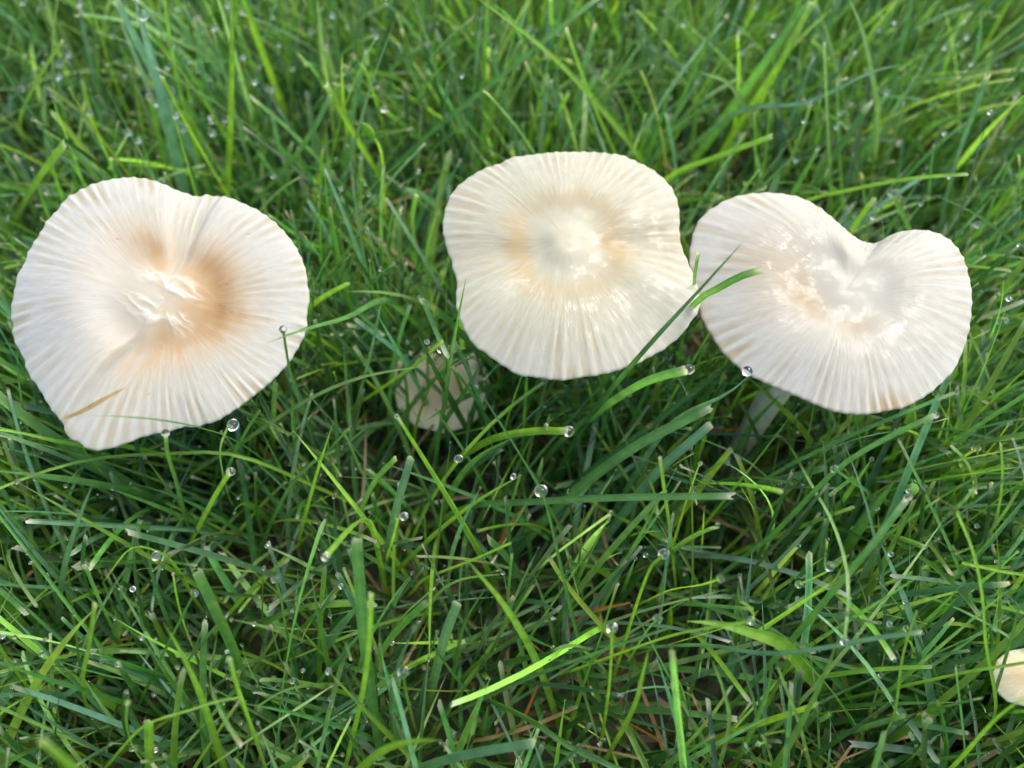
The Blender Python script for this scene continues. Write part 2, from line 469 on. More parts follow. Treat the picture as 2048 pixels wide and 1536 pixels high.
def c_left(p, r, top, rs):
    x, y = top[..., 0], top[..., 1]
    nz = noise2(x, y, rs, .45, 14); nf = noise2(x, y, rs, 1.6, 14)
    rad = periodic_noise(p, rs, 8, 70, 14)
    c = lerp(np.broadcast_to(CREAM, p.shape + (3,)), WHITE, sstep(.45, .9, r) * .9)
    c = lerp(c, np.array([.80, .79, .765]), G(adist(p, 185), 45) * sstep(.2, .4, r) * .9)
    ring = G(r - .31 - .02 * rad, .25)
    w = 1.0 * G(adist(p, -15), 42) + .62 * G(adist(p, 105), 20) + .42 * G(adist(p, 45), 28) + .45 * G(adist(p, 270), 34) + .12
    stain = ring * w * (1 + .22 * nz + .1 * nf + .04 * rad) * 1.35
    c = lerp(c, np.array([.82, .58, .34]), stain * 1.15)
    c = lerp(c, ORANGE, np.clip(stain - .45, 0, 1) * .95)
    c = lerp(c, np.array([.84, .74, .56]), G(r, .32) * .35)
    core = np.clip(torn(p, r) * 1.9, 0, 1)
    c = lerp(c, CORE, core)
    c = lerp(c, BEIGE, .5 * G(adist(p, 231), 5) * sstep(.93, 1, r))
    X, Y = r * np.cos(p), r * np.sin(p)
    for sx, sy in ((-.31, .40), (.42, .13), (.41, -.03), (.47, -.08), (.38, -.02), (-.12, -.72), (.62, .5)):
        c = lerp(c, np.array([.24, .15, .08]), .6 * np.exp(-(((X - sx) / .011) ** 2 + ((Y - sy) / .005) ** 2)))
    return c

def w_left(p, r, top, rs):
    return np.clip(.14 + .12 * G(adist(p, 180), 60) + .4 * sstep(.7, 1, r) + .25 * noise2(top[..., 0], top[..., 1], rs, .3), 0, .9)

left, left_cap, LI = make_mushroom("wide white mushroom cap with orange stained centre and folded lower left edge", OUT_LEFT, (336, 605), 58, (.02, .20), h_left, c_left, w_left,
    tuple(at(430, 760, 0) * np.array([1, 1, 0])), 76, .11, 21, n_phi=960, n_rho=100)

# middle mushroom -------------------------------------------------------
def h_mid(p, r):
    h = 1.5 * np.exp(-(r / .165) ** 3) + .35 * G(r, .3) - .4 * G(r - .33, .13)
    h = h + 1.5 * np.sin(np.clip(r, 0, 1) * math.pi) ** 1.5 * (.5 + .5 * np.sin(p) ** 2)
    h = h - 1.5 * G(adist(p, 190), 16) * sstep(.2, .6, r) - 1.5 * G(adist(p, -2), 14) * sstep(.22, .6, r)
    h = h + .9 * G(adist(p, 215), 14) * sstep(.3, .8, r) + 1.2 * G(adist(p, -24), 15) * sstep(.3, .8, r)
    h = h - 1.6 * np.clip(np.sin(p), 0, 1) * r ** 3 + .45 * np.sin(4 * p + .6) * r ** 3 - 1.0 * r ** 7
    return h

def c_mid(p, r, top, rs):
    x, y = top[..., 0], top[..., 1]
    nz = noise2(x, y, rs, .4, 14); rad = periodic_noise(p, rs, 8, 70, 14)
    c = lerp(np.broadcast_to(IVORY, p.shape + (3,)), np.array([.82, .785, .68]), sstep(.55, .95, r) * (.55 + .45 * np.clip(-np.sin(p), 0, 1)))
    st = G(r - .4 - .03 * rad, .11) * (.75 * G(adist(p, 185), 26) + .75 * G(adist(p, 0), 20) + .62 + .12 * nz) * 1.25
    st = st + .35 * G(adist(p, 2), 10) * sstep(.3, .6, r) + .25 * G(adist(p, 190), 9) * sstep(.3, .6, r)
    c = lerp(c, np.array([.75, .58, .33]), st * .8)
    c = lerp(c, np.array([.84, .78, .60]), G(r, .2) * .8)
    return c

def w_mid(p, r, top, rs):
    return np.clip(.9 + .3 * noise2(top[..., 0], top[..., 1], rs, .3), 0, 1)

mid, mid_cap, MI = make_mushroom("ivory mushroom cap with broad wet knob and pinched sides, between the other two wide caps", OUT_MID, (1130, 490), 60, (.0, .16), h_mid, c_mid, w_mid,
    tuple(at(1105, 720, 0) * np.array([1, 1, 0])), 64, .12, 33, n_phi=960, n_rho=100)

# right mushroom -------------------------------------------------------
def h_right(p, r):
    rr = np.random.default_rng(66)
    h = 1.0 * G(r, .15) - .35 * G(r - .3, .12) + 1.5 * np.sin(np.clip(r, 0, 1) * math.pi) ** 1.5
    h = h + .035 * noise2(r * 22 * np.cos(p), r * 22 * np.sin(p), rr, 1.1, 14) * G(r, .4)
    h = h - 2.9 * G(adist(p, 57), 24) * sstep(.15, 1.0, r)
    h = h + .5 * G(adist(p, 96), 18) * G(r - .5, .25)
    h = h + 1.0 * G(adist(p, 135), 36) * np.sin(np.clip(r, 0, 1) * math.pi) - 2.0 * G(adist(p, 130), 40) * r ** 3
    h = h + .5 * G(adist(p, 20), 30) * np.sin(np.clip(r, 0, 1) * math.pi)
    h = h - 1.0 * r ** 5 + .5 * np.sin(3 * p) * r ** 3
    return h

def c_right(p, r, top, rs):
    x, y = top[..., 0], top[..., 1]
    nz = noise2(x, y, rs, .4, 14)
    c = lerp(np.broadcast_to(np.array([.81, .765, .665]), p.shape + (3,)), np.array([.84, .81, .745]), sstep(.4, .9, r))
    st = .62 * G(adist(p, 200), 40) * G(r - .3, .12) + .42 * G(adist(p, -80), 30) * G(r - .33, .1) + .28 * G(adist(p, 165), 30) * G(r - .55, .2)
    c = lerp(c, np.array([.68, .50, .29]), 1.3 * st * (1 + .2 * nz))
    c = lerp(c, np.array([.80, .50, .24]), .4 * G(adist(p, -67), 9) * sstep(.84, 1, r) + .25 * G(adist(p, 185), 60) * sstep(.97, 1, r))
    return c

def w_right(p, r, top, rs):
    return np.clip(.7 + .3 * noise2(top[..., 0], top[..., 1], rs, .3), 0, 1)

right, right_cap, RI = make_mushroom("heart shaped white mushroom cap with a deep notch in its far edge", OUT_RIGHT, (1690, 585), 58, (-.04, .16), h_right, c_right, w_right,
    tuple(at(1452, 950, 0) * np.array([1, 1, 0])), 68, .11, 47, n_phi=960, n_rho=100)

# the two low ones
def h_low(p, r):
    return 2.2 * (1 - r ** 2) + .5 * np.sin(3 * p) * r
def c_low(p, r, top, rs):
    c = lerp(np.broadcast_to(np.array([1.45, 1.12, .74]), p.shape + (3,)), np.array([1.75, 1.5, 1.12]), sstep(.2, .8, r + .2 * noise2(top[..., 0], top[..., 1], rs, .5)))
    return c
def w_low(p, r, top, rs):
    return np.full(p.shape, .3)
low, _, LOI = make_mushroom("small cream mushroom low in the shaded grass below the middle cap", OUT_LOW, (880, 775), 18, (.0, .12), h_low, c_low, w_low,
    tuple(at(890, 850, 0) * np.array([1, 1, 0])), 30, .07, 51, n_phi=300, n_rho=30, stem_r=1.8)
edge, _, EI = make_mushroom("small pale mushroom peeping through grass at the right edge near the bottom", OUT_EDGE, (2055, 1352), 30, (.0, .1), h_low, c_low, w_low,
    tuple(at(2030, 1380, 0) * np.array([1, 1, 0])), 26, .05, 52, n_phi=300, n_rho=30, stem_r=1.8)

# ------------------------------------------------------------------ lawn grass
COLS = {
    'lime':  (.195, .365, .044),
    'mid':   (.094, .225, .058),
    'blue':  (.112, .236, .130),
    'dark':  (.048, .132, .038),
    'pale':  (.205, .345, .110),
    'straw': (.42, .31, .15),
    'orange':(.46, .19, .045),
    'tan':   (.34, .23, .11),
}
TIP = np.array([.70, .66, .50])
SV = np.array([0, .1, .22, .35, .48, .6, .71, .81, .89, .95, .985, 1.0])

def blades(root, L, az, th0, kap, w, c, cut, tw, rs, tipc=None):
    """arrays of blades -> vertex array (N, rows, 3 across, 3), colours"""
    n = len(L); ns = len(SV)
    P = np.zeros((n, ns, 3)); P[:, 0] = root
    wob = rs.normal(0, .16, (n, 2))
    for j in range(1, ns):
        s = (SV[j] + SV[j - 1]) / 2; ds = (SV[j] - SV[j - 1]) * L
        t = np.minimum(th0 + kap * s ** 1.6, 2.5)
        a = az + wob[:, 0] * math.sin(3 * s) + wob[:, 1] * s
        P[:, j] = P[:, j - 1] + np.stack([np.sin(t) * np.sin(a) * ds, np.sin(t) * np.cos(a) * ds, np.cos(t) * ds], -1)
    T = np.gradient(P, axis=1); T /= np.linalg.norm(T, axis=2, keepdims=True) + 1e-9
    a = az[:, None] + tw[:, None] * SV[None]
    side = np.stack([np.cos(a), -np.sin(a), np.zeros_like(a)], -1)
    side = side - T * np.sum(side * T, -1, keepdims=True)
    side /= np.linalg.norm(side, axis=2, keepdims=True) + 1e-9
    nor = np.cross(side, T)
    prof_p = np.interp(SV, [0, .15, .45, .75, .9, 1], [.55, .85, 1, .75, .42, .04])
    prof_c = np.interp(SV, [0, .15, .5, .8, 1], [.6, .85, 1, .92, .78])
    pr = np.where(cut[:, None], prof_c[None], prof_p[None]) * w[:, None]
    fold = rs.uniform(.1, .4, n)[:, None]
    Vv = np.zeros((n, ns, 3, 3))
    Vv[:, :, 0] = P - side * pr[..., None] * .5
    Vv[:, :, 2] = P + side * pr[..., None] * .5
    Vv[:, :, 1] = P - nor * (pr * fold)[..., None]
    jit = rs.normal(0, 1, (n, 3)) * cut[:, None] * (w * .35)[:, None]
    Vv[:, -1] += T[:, -1, None, :] * jit[..., None]
    C = np.repeat(c[:, None, :], ns, 1)
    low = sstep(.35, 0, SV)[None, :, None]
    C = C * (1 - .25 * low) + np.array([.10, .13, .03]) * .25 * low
    tl = np.where(cut, rs.uniform(.3, 1, n), rs.uniform(0, .5, n))[:, None, None] * sstep(.965, 1.0, SV)[None, :, None]
    tc = TIP[None] * rs.uniform(.55, 1.1, (n, 1)) if tipc is None else tipc
    C = C * (1 - tl) + tc[:, None, :] * tl
    C = np.repeat(C[:, :, None, :], 3, 2)
    return P, Vv, C

def pick_cols(n, rs, weights):
    names = list(weights); pv = np.array([weights[k] for k in names]); pv = pv / pv.sum()
    k = rs.choice(len(names), n, p=pv)
    c = np.array([COLS[q] for q in names])[k]
    return c * np.exp(rs.normal(-.04, .32, (n, 1))) * np.exp(rs.normal(0, .09, (n, 3)))

CAPS = [(OUT_LEFT, LI), (OUT_MID, MI), (OUT_RIGHT, RI)]
def keep_clear(P, rs, strict=True):
    """which blades leave the caps (and the glimpses of the low mushrooms) free"""
    px, py, dep = project(P)
    ok = np.ones(len(P), bool)
    for poly, I in CAPS:
        xs = [q[0] for q in poly]; ys = [q[1] for q in poly]
        cx, cyy = sum(xs) / len(xs), sum(ys) / len(ys)
        big = [(cx + (x - cx) * 1.012, cyy + (y - cyy) * 1.012) for x, y in poly]
        d = (P - CAM) @ I['n']; dc = (I['C'] - CAM) @ I['n']
        above = (P - I['C']) @ I['n'] > -3.5
        hit = inside(px, py, big) & above
        ok &= ~hit.any(1)
    if not strict:
        return ok & (P[..., 2].min(1) > -4)
    for poly, zz, keep in ((OUT_LOW, 17, .9), (OUT_EDGE, 22, .3), ([(1490,760),(1560,780),(1540,850),(1480,890),(1440,880)], 8, .4)):
        hit = (inside(px, py, poly) & (P[..., 2] > zz)).any(1)
        ok &= ~(hit & (rs.random(len(P)) > keep))
    best = {}
    for c, _ in FREE:
        x, y, d = project(catmull(c, 90))
        for a, b, q in zip((x // 10).astype(int), (y // 10).astype(int), d):
            best[(a, b)] = max(best.get((a, b), 0), q)
    grid = np.zeros((240, 190))
    for (a, b), q in best.items():
        if -10 <= a < 225 and -10 <= b < 175:
            grid[a + 10, b + 10] = max(grid[a + 10, b + 10], q)
    M = np.stack([P[:, :-1] * (1 - f) + P[:, 1:] * f for f in (0, .25, .5, .75)], 1).reshape(len(P), -1, 3)
    mx, my, md = project(M)
    ax = np.clip((mx // 10).astype(int) + 10, 0, 239); ay = np.clip((my // 10).astype(int) + 10, 0, 189)
    cover = ((md < grid[ax, ay] - .6) & (M[..., 2] > 4)).sum(1)
    ok &= ~((cover > 0) & (rs.random(len(P)) < .88))
    ok &= P[..., 2].max(1) < 84
    ok &= P[..., 2].min(1) > -4
    return ok

def root_positions(n, rs, x0, x1, y0, y1, spread):
    k = n // 5
    cx = rs.uniform(x0, x1, k); cyy = rs.uniform(y0, y1, k)
    i = rs.integers(0, k, n)
    return np.stack([cx[i] + rs.normal(0, spread, n), cyy[i] + rs.normal(0, spread, n), np.full(n, -1.5)], -1), i, k

def build_grass(name, sets, label):
    VV, CC, UU, FF, base, tips = [], [], [], [], 0, []
    ns = len(SV)
    f1 = grid_faces(ns, 3)
    uv1 = np.stack(np.meshgrid(np.array([0, .5, 1]), SV), -1)
    for P, Vv, C in sets:
        n = len(P)
        VV.append(Vv.reshape(-1, 3)); CC.append(C.reshape(-1, 3))
        UU.append(np.tile(uv1.reshape(1, -1, 2), (n, 1, 1)).reshape(-1, 2))
        FF.append((f1[None] + (np.arange(n) * ns * 3)[:, None, None]).reshape(-1, 4) + base)
        base += n * ns * 3
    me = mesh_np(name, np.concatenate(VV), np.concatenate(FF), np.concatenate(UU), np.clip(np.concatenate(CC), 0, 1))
    me.materials.append(M_GRASS)
    o = link(bpy.data.objects.new(name, me))
    tag(o, label, None, None, "stuff")
    return o

# ------------------------------------------------------------------ single blades that stand out
BLADE_GROUP = "single grass blades standing out of the lawn"
HERO = []
FREE = []                                   # where single blades run, so the lawn leaves them in view
def catmull(P, n):
    P = np.array(P, float)
    Q = np.concatenate([[2 * P[0] - P[1]], P, [2 * P[-1] - P[-2]]])
    m = len(P) - 1
    out = []
    for t in np.linspace(0, m, n):
        i = min(int(t), m - 1); u = t - i
        a, b, c, d = Q[i], Q[i + 1], Q[i + 2], Q[i + 3]
        out.append(.5 * (2 * b + (c - a) * u + (2 * a - 5 * b + 4 * c - d) * u * u + (3 * b - a - 3 * c + d) * u ** 3))
    return np.array(out)

hrs = np.random.default_rng(77)
def blade(pts, z0, z1_, w, colour, tip, label, drop=0, cat="grass", name="grass_stalk", zmid=None, rooted=True, group=BLADE_GROUP):
    """pts root->tip in photo pixels, heights z0..z1 mm, w in photo pixels"""
    m = len(pts)
    if isinstance(z0, (list, tuple)):
        zs = z0
    else:
        ln = np.concatenate([[0], np.cumsum([math.dist(pts[i], pts[i + 1]) for i in range(m - 1)])]); ln /= ln[-1]
        zs = z0 + (z1_ - z0) * (1 - (1 - ln) ** 1.35)
    P = [at(x, y, z) for (x, y), z in zip(pts, zs)]
    nroot = 0
    if rooted:
        d = P[0] - P[1]; d = d / (np.linalg.norm(d) + 1e-9)
        z = P[0][2]
        steep = np.array([d[0] * .7, d[1] * .7, -1.0]) ; steep /= -steep[2]
        P = [P[0] + steep * (z + 1.5), P[0] + steep * z * .45] + P
    K = 30
    C = catmull(P, K)
    seg = np.linalg.norm(np.diff(C, axis=0), axis=1); s = np.concatenate([[0], np.cumsum(seg)]); s /= s[-1]
    # resample evenly, finer at the tip
    sv = np.concatenate([np.linspace(0, .94, 22), [.965, .985, 1.0]])
    C = np.stack([np.interp(sv, s, C[:, k]) for k in range(3)], -1)
    T = np.gradient(C, axis=0); T /= np.linalg.norm(T, axis=1, keepdims=True) + 1e-9
    view = C - CAM; dep = view @ FWD
    roll = hrs.normal(0, .45)
    up = np.array([0.25 * math.sin(roll), -.45, .85])      # blades show their upper face to the sky
    side = np.cross(T, up); side /= np.linalg.norm(side, axis=1, keepdims=True) + 1e-9
    for i in range(1, len(side)):
        if np.dot(side[i], side[i - 1]) < 0: side[i] *= -1
        side[i] = side[i - 1] * .5 + side[i] * .5
        side[i] -= T[i] * np.dot(side[i], T[i]); side[i] /= np.linalg.norm(side[i])
    nor = np.cross(side, T)
    if nor[len(nor) // 2][2] < 0: nor = -nor
    ww = w * .86 * float(np.median(dep[10:])) / FPX
    tap = {'cut': ([0, .2, .55, .85, 1], [.6, .85, 1, .95, .86]), 'point': ([0, .2, .55, .8, .93, 1], [.6, .9, 1, .72, .38, .03]), 'thin': ([0, .5, 1], [1, .95, .6])}[tip]
    pr = np.interp(sv, *tap) * ww
    fold = hrs.uniform(.1, .3)
    xs = np.array([-.5, -.25, 0, .25, .5]); zz = np.array([.0, -.45, -1, -.45, .0]) * fold
    V = C[:, None] + side[:, None] * (xs[None, :, None] * pr[:, None, None]) + nor[:, None] * (zz[None, :, None] * pr[:, None, None])
    if tip == 'cut':
        V[-1] += T[-1] * (hrs.normal(0, .22, 5) * ww)[:, None]
    base = np.array(COLS[colour]) * math.exp(hrs.normal(0, .1))
    Cc = np.repeat(base[None], len(sv), 0)
    if tip == 'cut':
        k = sstep(.98, .995, sv)[:, None] * hrs.uniform(.5, 1)
        Cc = Cc * (1 - k) + TIP * k
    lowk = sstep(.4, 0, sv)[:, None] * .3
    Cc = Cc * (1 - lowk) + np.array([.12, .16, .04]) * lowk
    Cc = np.repeat(Cc[:, None], 5, 1)
    mdrib = np.array([1, 1, 1.22, 1, 1])[None, :, None]
    Cc = np.clip(Cc * mdrib, 0, 1)
    org = C[0].copy()
    FREE.append((C[6:], pr[6:]))
    uv = np.stack(np.meshgrid(np.linspace(0, 1, 5), sv), -1)
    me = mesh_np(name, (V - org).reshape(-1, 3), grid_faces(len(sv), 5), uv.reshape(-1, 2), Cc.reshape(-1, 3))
    me.materials.append(M_GRASS)
    o = link(bpy.data.objects.new(name, me)); o.location = org * S
    tag(o, label, cat, group)
    if drop:
        HERO.append((C[-1], T[-1], drop, label))
    return o

B = blade
# behind the caps
B([(400,520),(365,370),(320,180),(268,-10)], 10, 62, 30, 'blue', 'point', "wide blue green blade rising behind the left cap, out of the picture top")
B([(480,430),(420,330),(372,245),(322,150)], 20, 62, 11, 'lime', 'cut', "thin lime blade with cut tip beside the wide blue green blade")
B([(452,430),(460,280),(464,120),(462,-60)], 20, 76, 19, 'lime', 'point', "bright upright lime blade directly above the left cap's right half")
B([(470,440),(560,350),(620,270),(662,190)], 15, 56, 15, 'mid', 'cut', "green blade leaning right, crossing the cut tip above and between caps")
B([(765,360),(728,300),(690,235),(652,168)], 22, 58, 14, 'lime', 'cut', "lime blade with white frayed tip left of the budded shoot")
B([(735,390),(850,275),(980,170),(1100,72),(1200,-8)], 18, 60, 13, 'mid', 'cut', "long straight blade slanting up right behind the middle cap")
B([(1330,390),(1270,300),(1180,190),(1080,90),(940,-15)], 20, 68, 15, 'lime', 'point', "long lime blade slanting up left behind the middle cap")
B([(1240,330),(1205,250),(1165,150),(1132,55)], 25, 66, 10, 'lime', 'cut', "thin lime blade with split dry tip above the middle cap")
B([(1140,320),(1125,260),(1112,200),(1102,160)], 20, 50, 11, 'blue', 'cut', "short blue green blade with pale cut tip above middle cap")
B([(1262,320),(1278,270),(1292,225)], 30, 54, 12, 'pale', 'cut', "short pale blade just behind the middle cap's right shoulder")
B([(1010,330),(965,280),(930,240),(898,208)], 22, 52, 10, 'mid', 'point', "slim pointed blade just left above the middle cap")
B([(15,470),(45,410),(85,345),(128,290)], 10, 58, 27, 'lime', 'cut', "broad lime blade with square cut end left above the left cap")
B([(140,410),(126,385),(112,352)], 40, 60, 14, 'mid', 'point', "short pointed shoot touching the left cap's upper left rim")
B([(40,240),(75,160),(125,82)], 30, 58, 13, 'lime', 'cut', "lime blade with pale end near the upper left corner")
B([(225,150),(200,70),(172,-20)], 35, 62, 13, 'lime', 'point', "slim lime blade leaning left at the picture top")
B([(1370,345),(1455,230),(1540,110),(1630,-20)], 12, 64, 24, 'mid', 'point', "broad green blade leaning right behind the gap between two caps")
B([(1410,360),(1495,225),(1570,110),(1625,0)], 12, 60, 16, 'lime', 'cut', "lime blade running beside the broad leaning one behind the gap")
B([(1662,400),(1656,260),(1652,170),(1649,85)], 22, 62, 9, 'pale', 'cut', "very thin upright blade above the heart shaped cap")
B([(1480,222),(1600,208),(1670,180),(1745,143),(1812,128)], 40, 60, 13, 'blue', 'point', "blue green blade lying nearly level above the heart shaped cap")
B([(1755,230),(1744,150),(1725,60),(1688,-25)], 40, 64, 15, 'pale', 'point', "pale blade arching across the level blade near the picture top")
B([(1520,280),(1490,215),(1455,165),(1397,144)], 22, 56, 18, 'pale', 'point', "pale hooked blade tip behind the gap between two caps")
B([(1345,350),(1430,315),(1545,272)], 34, 56, 14, 'lime', 'cut', "lime blade leaning right just above the gap between two caps")
B([(1875,480),(1895,385),(1930,270),(1976,150)], 18, 66, 15, 'blue', 'cut', "straight blue green blade with white tip at upper right")
B([(1858,410),(1862,350),(1868,290)], 26, 54, 9, 'mid', 'cut', "short thin upright blade right above the heart shaped cap")
B([(1600,408),(1700,380),(1820,357),(1935,348)], 40, 58, 9, 'lime', 'cut', "thin lime blade lying level over the heart shaped cap's far rim")
B([(1900,350),(1975,262),(2070,170)], 25, 68, 28, 'lime', 'point', "broad yellow green blade leaving the right edge near the top")
B([(2060,520),(1970,440),(1868,388)], 30, 54, 10, 'mid', 'point', "slim blade leaning left beside the heart shaped cap's right lobe")
B([(1800,330),(1860,255),(1960,225),(2050,215)], 20, 46, 16, 'mid', 'point', "dark green blade bending right near the upper right corner")
B([(830,480),(826,430),(833,385)], 20, 48, 20, 'mid', 'cut', "stubby cut blade standing left of the middle cap")
B([(560,200),(520,90),(480,-20)], 20, 58, 24, 'lime', 'point', "broad lime blade out of focus, leaning left at the picture top")
B([(668,260),(650,130),(632,-20)], 20, 60, 15, 'pale', 'point', "pale upright blade out of focus right of the broad lime one")
# over and around the caps
B([(1178,835),(1285,705),(1390,590),(1486,484)], [40, 64, 72, 80], 0, 15, 'dark', 'point', "long dark blade crossing in front of the middle and right caps")
B([(1392,605),(1440,575),(1480,553),(1522,540)], [60, 68, 71, 73], 0, 18, 'mid', 'cut', "short green blade lying over the heart shaped cap's left lobe")
B([(1386,580),(1390,545),(1397,504)], [56, 64, 70], 0, 9, 'mid', 'cut', "tiny blade poking up between the middle and right caps")
B([(872,910),(890,800),(906,690),(932,556)], 20, 72, 12, 'mid', 'point', "upright blade standing against the middle cap's left rim")
B([(945,880),(905,805),(868,735),(834,665)], 14, 60, 16, 'dark', 'point', "dark blade leaning left over the small low mushroom")
B([(985,730),(920,665),(875,622),(842,600)], 28, 58, 16, 'mid', 'cut', "dark green blade coming out under the middle cap's left rim")
B([(700,820),(770,772),(830,730),(886,682)], 18, 58, 9, 'lime', 'cut', "thin lime blade leaning over the small low mushroom")
B([(888,840),(886,770),(890,720),(884,700)], 18, 54, 8, 'mid', 'thin', "thin bent stalk ahead of the low mushroom's right half", 11)
B([(380,950),(480,888),(600,808),(720,755),(872,729)], 22, 60, 11, 'pale', 'point', "long pale blade arching from the left cap towards the middle cap")
B([(632,900),(606,820),(580,740),(566,660)], 14, 70, 11, 'dark', 'thin', "dark blade rising over the left cap's lower right rim", 10)
B([(770,600),(695,634),(610,658),(534,686)], [46, 60, 68, 69], 0, 20, 'mid', 'point', "green blade reaching over the left cap's right rim")
B([(470,880),(400,855),(300,837),(174,830)], [46, 60, 67, 68], 0, 8, 'mid', 'point', "thin level blade lying over the left cap's bottom rim")
B([(128,838),(165,822),(205,800),(256,773)], [66, 67, 68.5, 69], 0, 11, 'tan', 'point', "brown withered sliver lying on the left cap's lower left rim", 0, "dead grass", "dead_grass_sliver", rooted=False)
B([(240,890),(150,888),(70,872),(-20,850)], 38, 54, 15, 'lime', 'point', "lime blade running out left beneath the left cap")
B([(770,770),(700,700),(650,640)], 15, 40, 12, 'mid', 'point', "shaded blade leaning left between left and middle caps")
B([(708,830),(738,720),(765,592)], 15, 58, 9, 'blue', 'point', "slim upright blue green blade midway between left and middle caps")
for pts, z0_, z1__, w_, c_, lab in (
        ([(765,895),(828,805),(892,738)], 14, 40, 13, 'mid', "shaded blade slanting right over the low mushroom's left half"),
        ([(975,875),(950,790),(930,705)], 14, 42, 15, 'dark', "dark blade upright over the low mushroom's right half"),
        ([(812,900),(815,800),(802,700)], 12, 38, 10, 'mid', "slim upright blade over the low mushroom's left edge"),
        ([(1000,770),(930,795),(850,842)], 20, 38, 15, 'mid', "blade slanting down left over the low mushroom's lower right"),
        ([(925,905),(948,815),(975,735)], 14, 40, 16, 'dark', "dark broad blade hiding the low mushroom's right edge"),
        ([(860,905),(885,850),(935,775),(968,715)], 14, 44, 14, 'mid', "blade slanting right over the low mushroom's centre"),
        ([(770,800),(820,735),(850,690)], 16, 38, 13, 'blue', "blue green blade over the low mushroom's upper left edge"),
        ([(1460,930),(1500,855),(1560,790)], 12, 40, 16, 'mid', "blade slanting right across the right mushroom's stem"),
        ([(1540,930),(1505,850),(1475,790)], 12, 40, 12, 'dark', "dark blade slanting left across the right mushroom's stem")):
    B(pts, z0_, z1__, w_, c_, 'point', lab)
# left foreground
B([(480,912),(330,908),(200,916),(90,942),(-30,988)], 42, 46, 10, 'lime', 'thin', "long level lime blade under the left cap, reaching the left edge")
B([(400,1062),(300,1055),(170,1048),(55,1042)], 26, 48, 13, 'blue', 'cut', "pale level blade with frayed left end at mid left")
B([(112,1290),(124,1160),(150,1060),(186,966)], 8, 64, 18, 'blue', 'point', "tall pointed blue green blade at mid left")
B([(390,1200),(345,1125),(300,1098),(258,1100),(205,1166)], 18, 56, 14, 'lime', 'point', "lime blade folded over like a hook at mid left")
B([(182,1440),(165,1370),(178,1290),(190,1208)], 18, 62, 14, 'lime', 'cut', "upright lime blade with cut tip at lower left")
B([(500,1420),(470,1310),(430,1220),(394,1143)], 8, 54, 27, 'mid', 'cut', "broad green blade with ragged white cut tip, lower left of centre")
B([(460,1570),(405,1400),(362,1305),(326,1243)], 15, 62, 20, 'lime', 'point', "long lime blade with pointed tip at the lower left")
B([(235,1625),(150,1540),(86,1488)], [60, 74, 84], 0, 50, 'lime', 'cut', "thick blurred blade end close to the lower left corner")
B([(302,1570),(299,1505),(297,1442)], 18, 50, 24, 'lime', 'cut', "upright square cut blade at the bottom left edge")
B([(286,1453),(360,1427),(430,1404),(478,1395)], 46, 50, 9, 'lime', 'thin', "thin lime blade lying level above the square cut blade")
B([(690,1368),(610,1372),(560,1385),(508,1418)], 20, 50, 13, 'pale', 'point', "pale blade arching left at the lower left")
B([(540,1560),(505,1460),(475,1375),(459,1316)], 15, 60, 13, 'lime', 'cut', "straight lime blade with cut tip at bottom left centre")
B([(420,1365),(450,1440),(484,1492)], 44, 52, 13, 'pale', 'cut', "short pale blade pointing down at bottom left centre")
B([(270,1430),(320,1320),(388,1187)], 12, 54, 9, 'mid', 'thin', "slim blade leaning right beside the ragged broad blade", 9)
B([(600,1350),(575,1270),(562,1200),(551,1160)], 12, 56, 8, 'mid', 'thin', "slim upright stalk left of the cut lime blade in the middle", 11)
B([(250,1300),(220,1245),(190,1180),(171,1132)], 12, 52, 13, 'mid', 'cut', "blade leaning left below the tall pointed blue green blade", 10)
B([(260,1310),(160,1205),(70,1105),(-30,980)], 8, 50, 16, 'blue', 'point', "long dark blade leaning left to the left edge")
B([(375,1100),(415,1020),(440,975),(460,945)], 14, 54, 13, 'lime', 'cut', "lime blade rising just under the left cap's bottom rim", 11)
B([(385,1085),(355,972),(336,910),(331,868)], 14, 60, 10, 'mid', 'cut', "short blade touching the left cap's bottom rim", 10)
B([(455,985),(440,910),(452,862),(462,850)], 24, 57, 9, "pale", "thin", "short bent stalk holding a drop under the left cap's lower right rim")
B([(440,990),(460,925),(495,858),(520,820)], 22, 52, 11, 'mid', 'thin', "slim blade leaning right under the left cap's lower right rim")
B([(598,1080),(630,960),(650,895),(669,838)], 16, 60, 10, 'lime', 'point', "slim lime blade pointing up right of the left cap")
B([(520,1100),(570,990),(620,930),(670,900)], 14, 46, 11, 'mid', 'thin', "slim blade leaning right at the centre left")
# centre foreground
B([(775,1580),(744,1400),(724,1230),(713,1076)], 4, 64, 27, 'mid', 'cut', "tall wide blade with square cut wet tip at bottom centre")
B([(685,1560),(722,1400),(738,1290),(742,1186)], 14, 66, 13, 'lime', 'cut', "slim lime blade crossing the tall wide blade at bottom centre")
B([(1112,1430),(1072,1320),(1012,1215),(934,1120)], 12, 66, 20, 'lime', 'point', "bright lime blade slanting up left in the centre foreground")
B([(1190,1420),(1135,1190),(1092,1010),(1057,928)], 8, 64, 10, 'mid', 'point', "long thin blade rising steeply in the centre foreground")
B([(940,1012),(1060,1004),(1240,995),(1466,992)], 32, 58, 17, 'mid', 'cut', "long level blade with cut right end below the middle cap")
B([(1352,1180),(1340,1060),(1330,990),(1320,914)], 14, 62, 9, 'lime', 'cut', "thin upright lime blade crossing the long level blade")
B([(895,935),(975,882),(1060,863),(1134,862)], 20, 58, 18, 'lime', 'cut', "lime blade reaching level under the middle cap", 14)
B([(1120,885),(1225,803),(1300,760),(1376,739)], 26, 66, 23, 'mid', 'cut', "broad blade under the middle cap's right rim", 12)
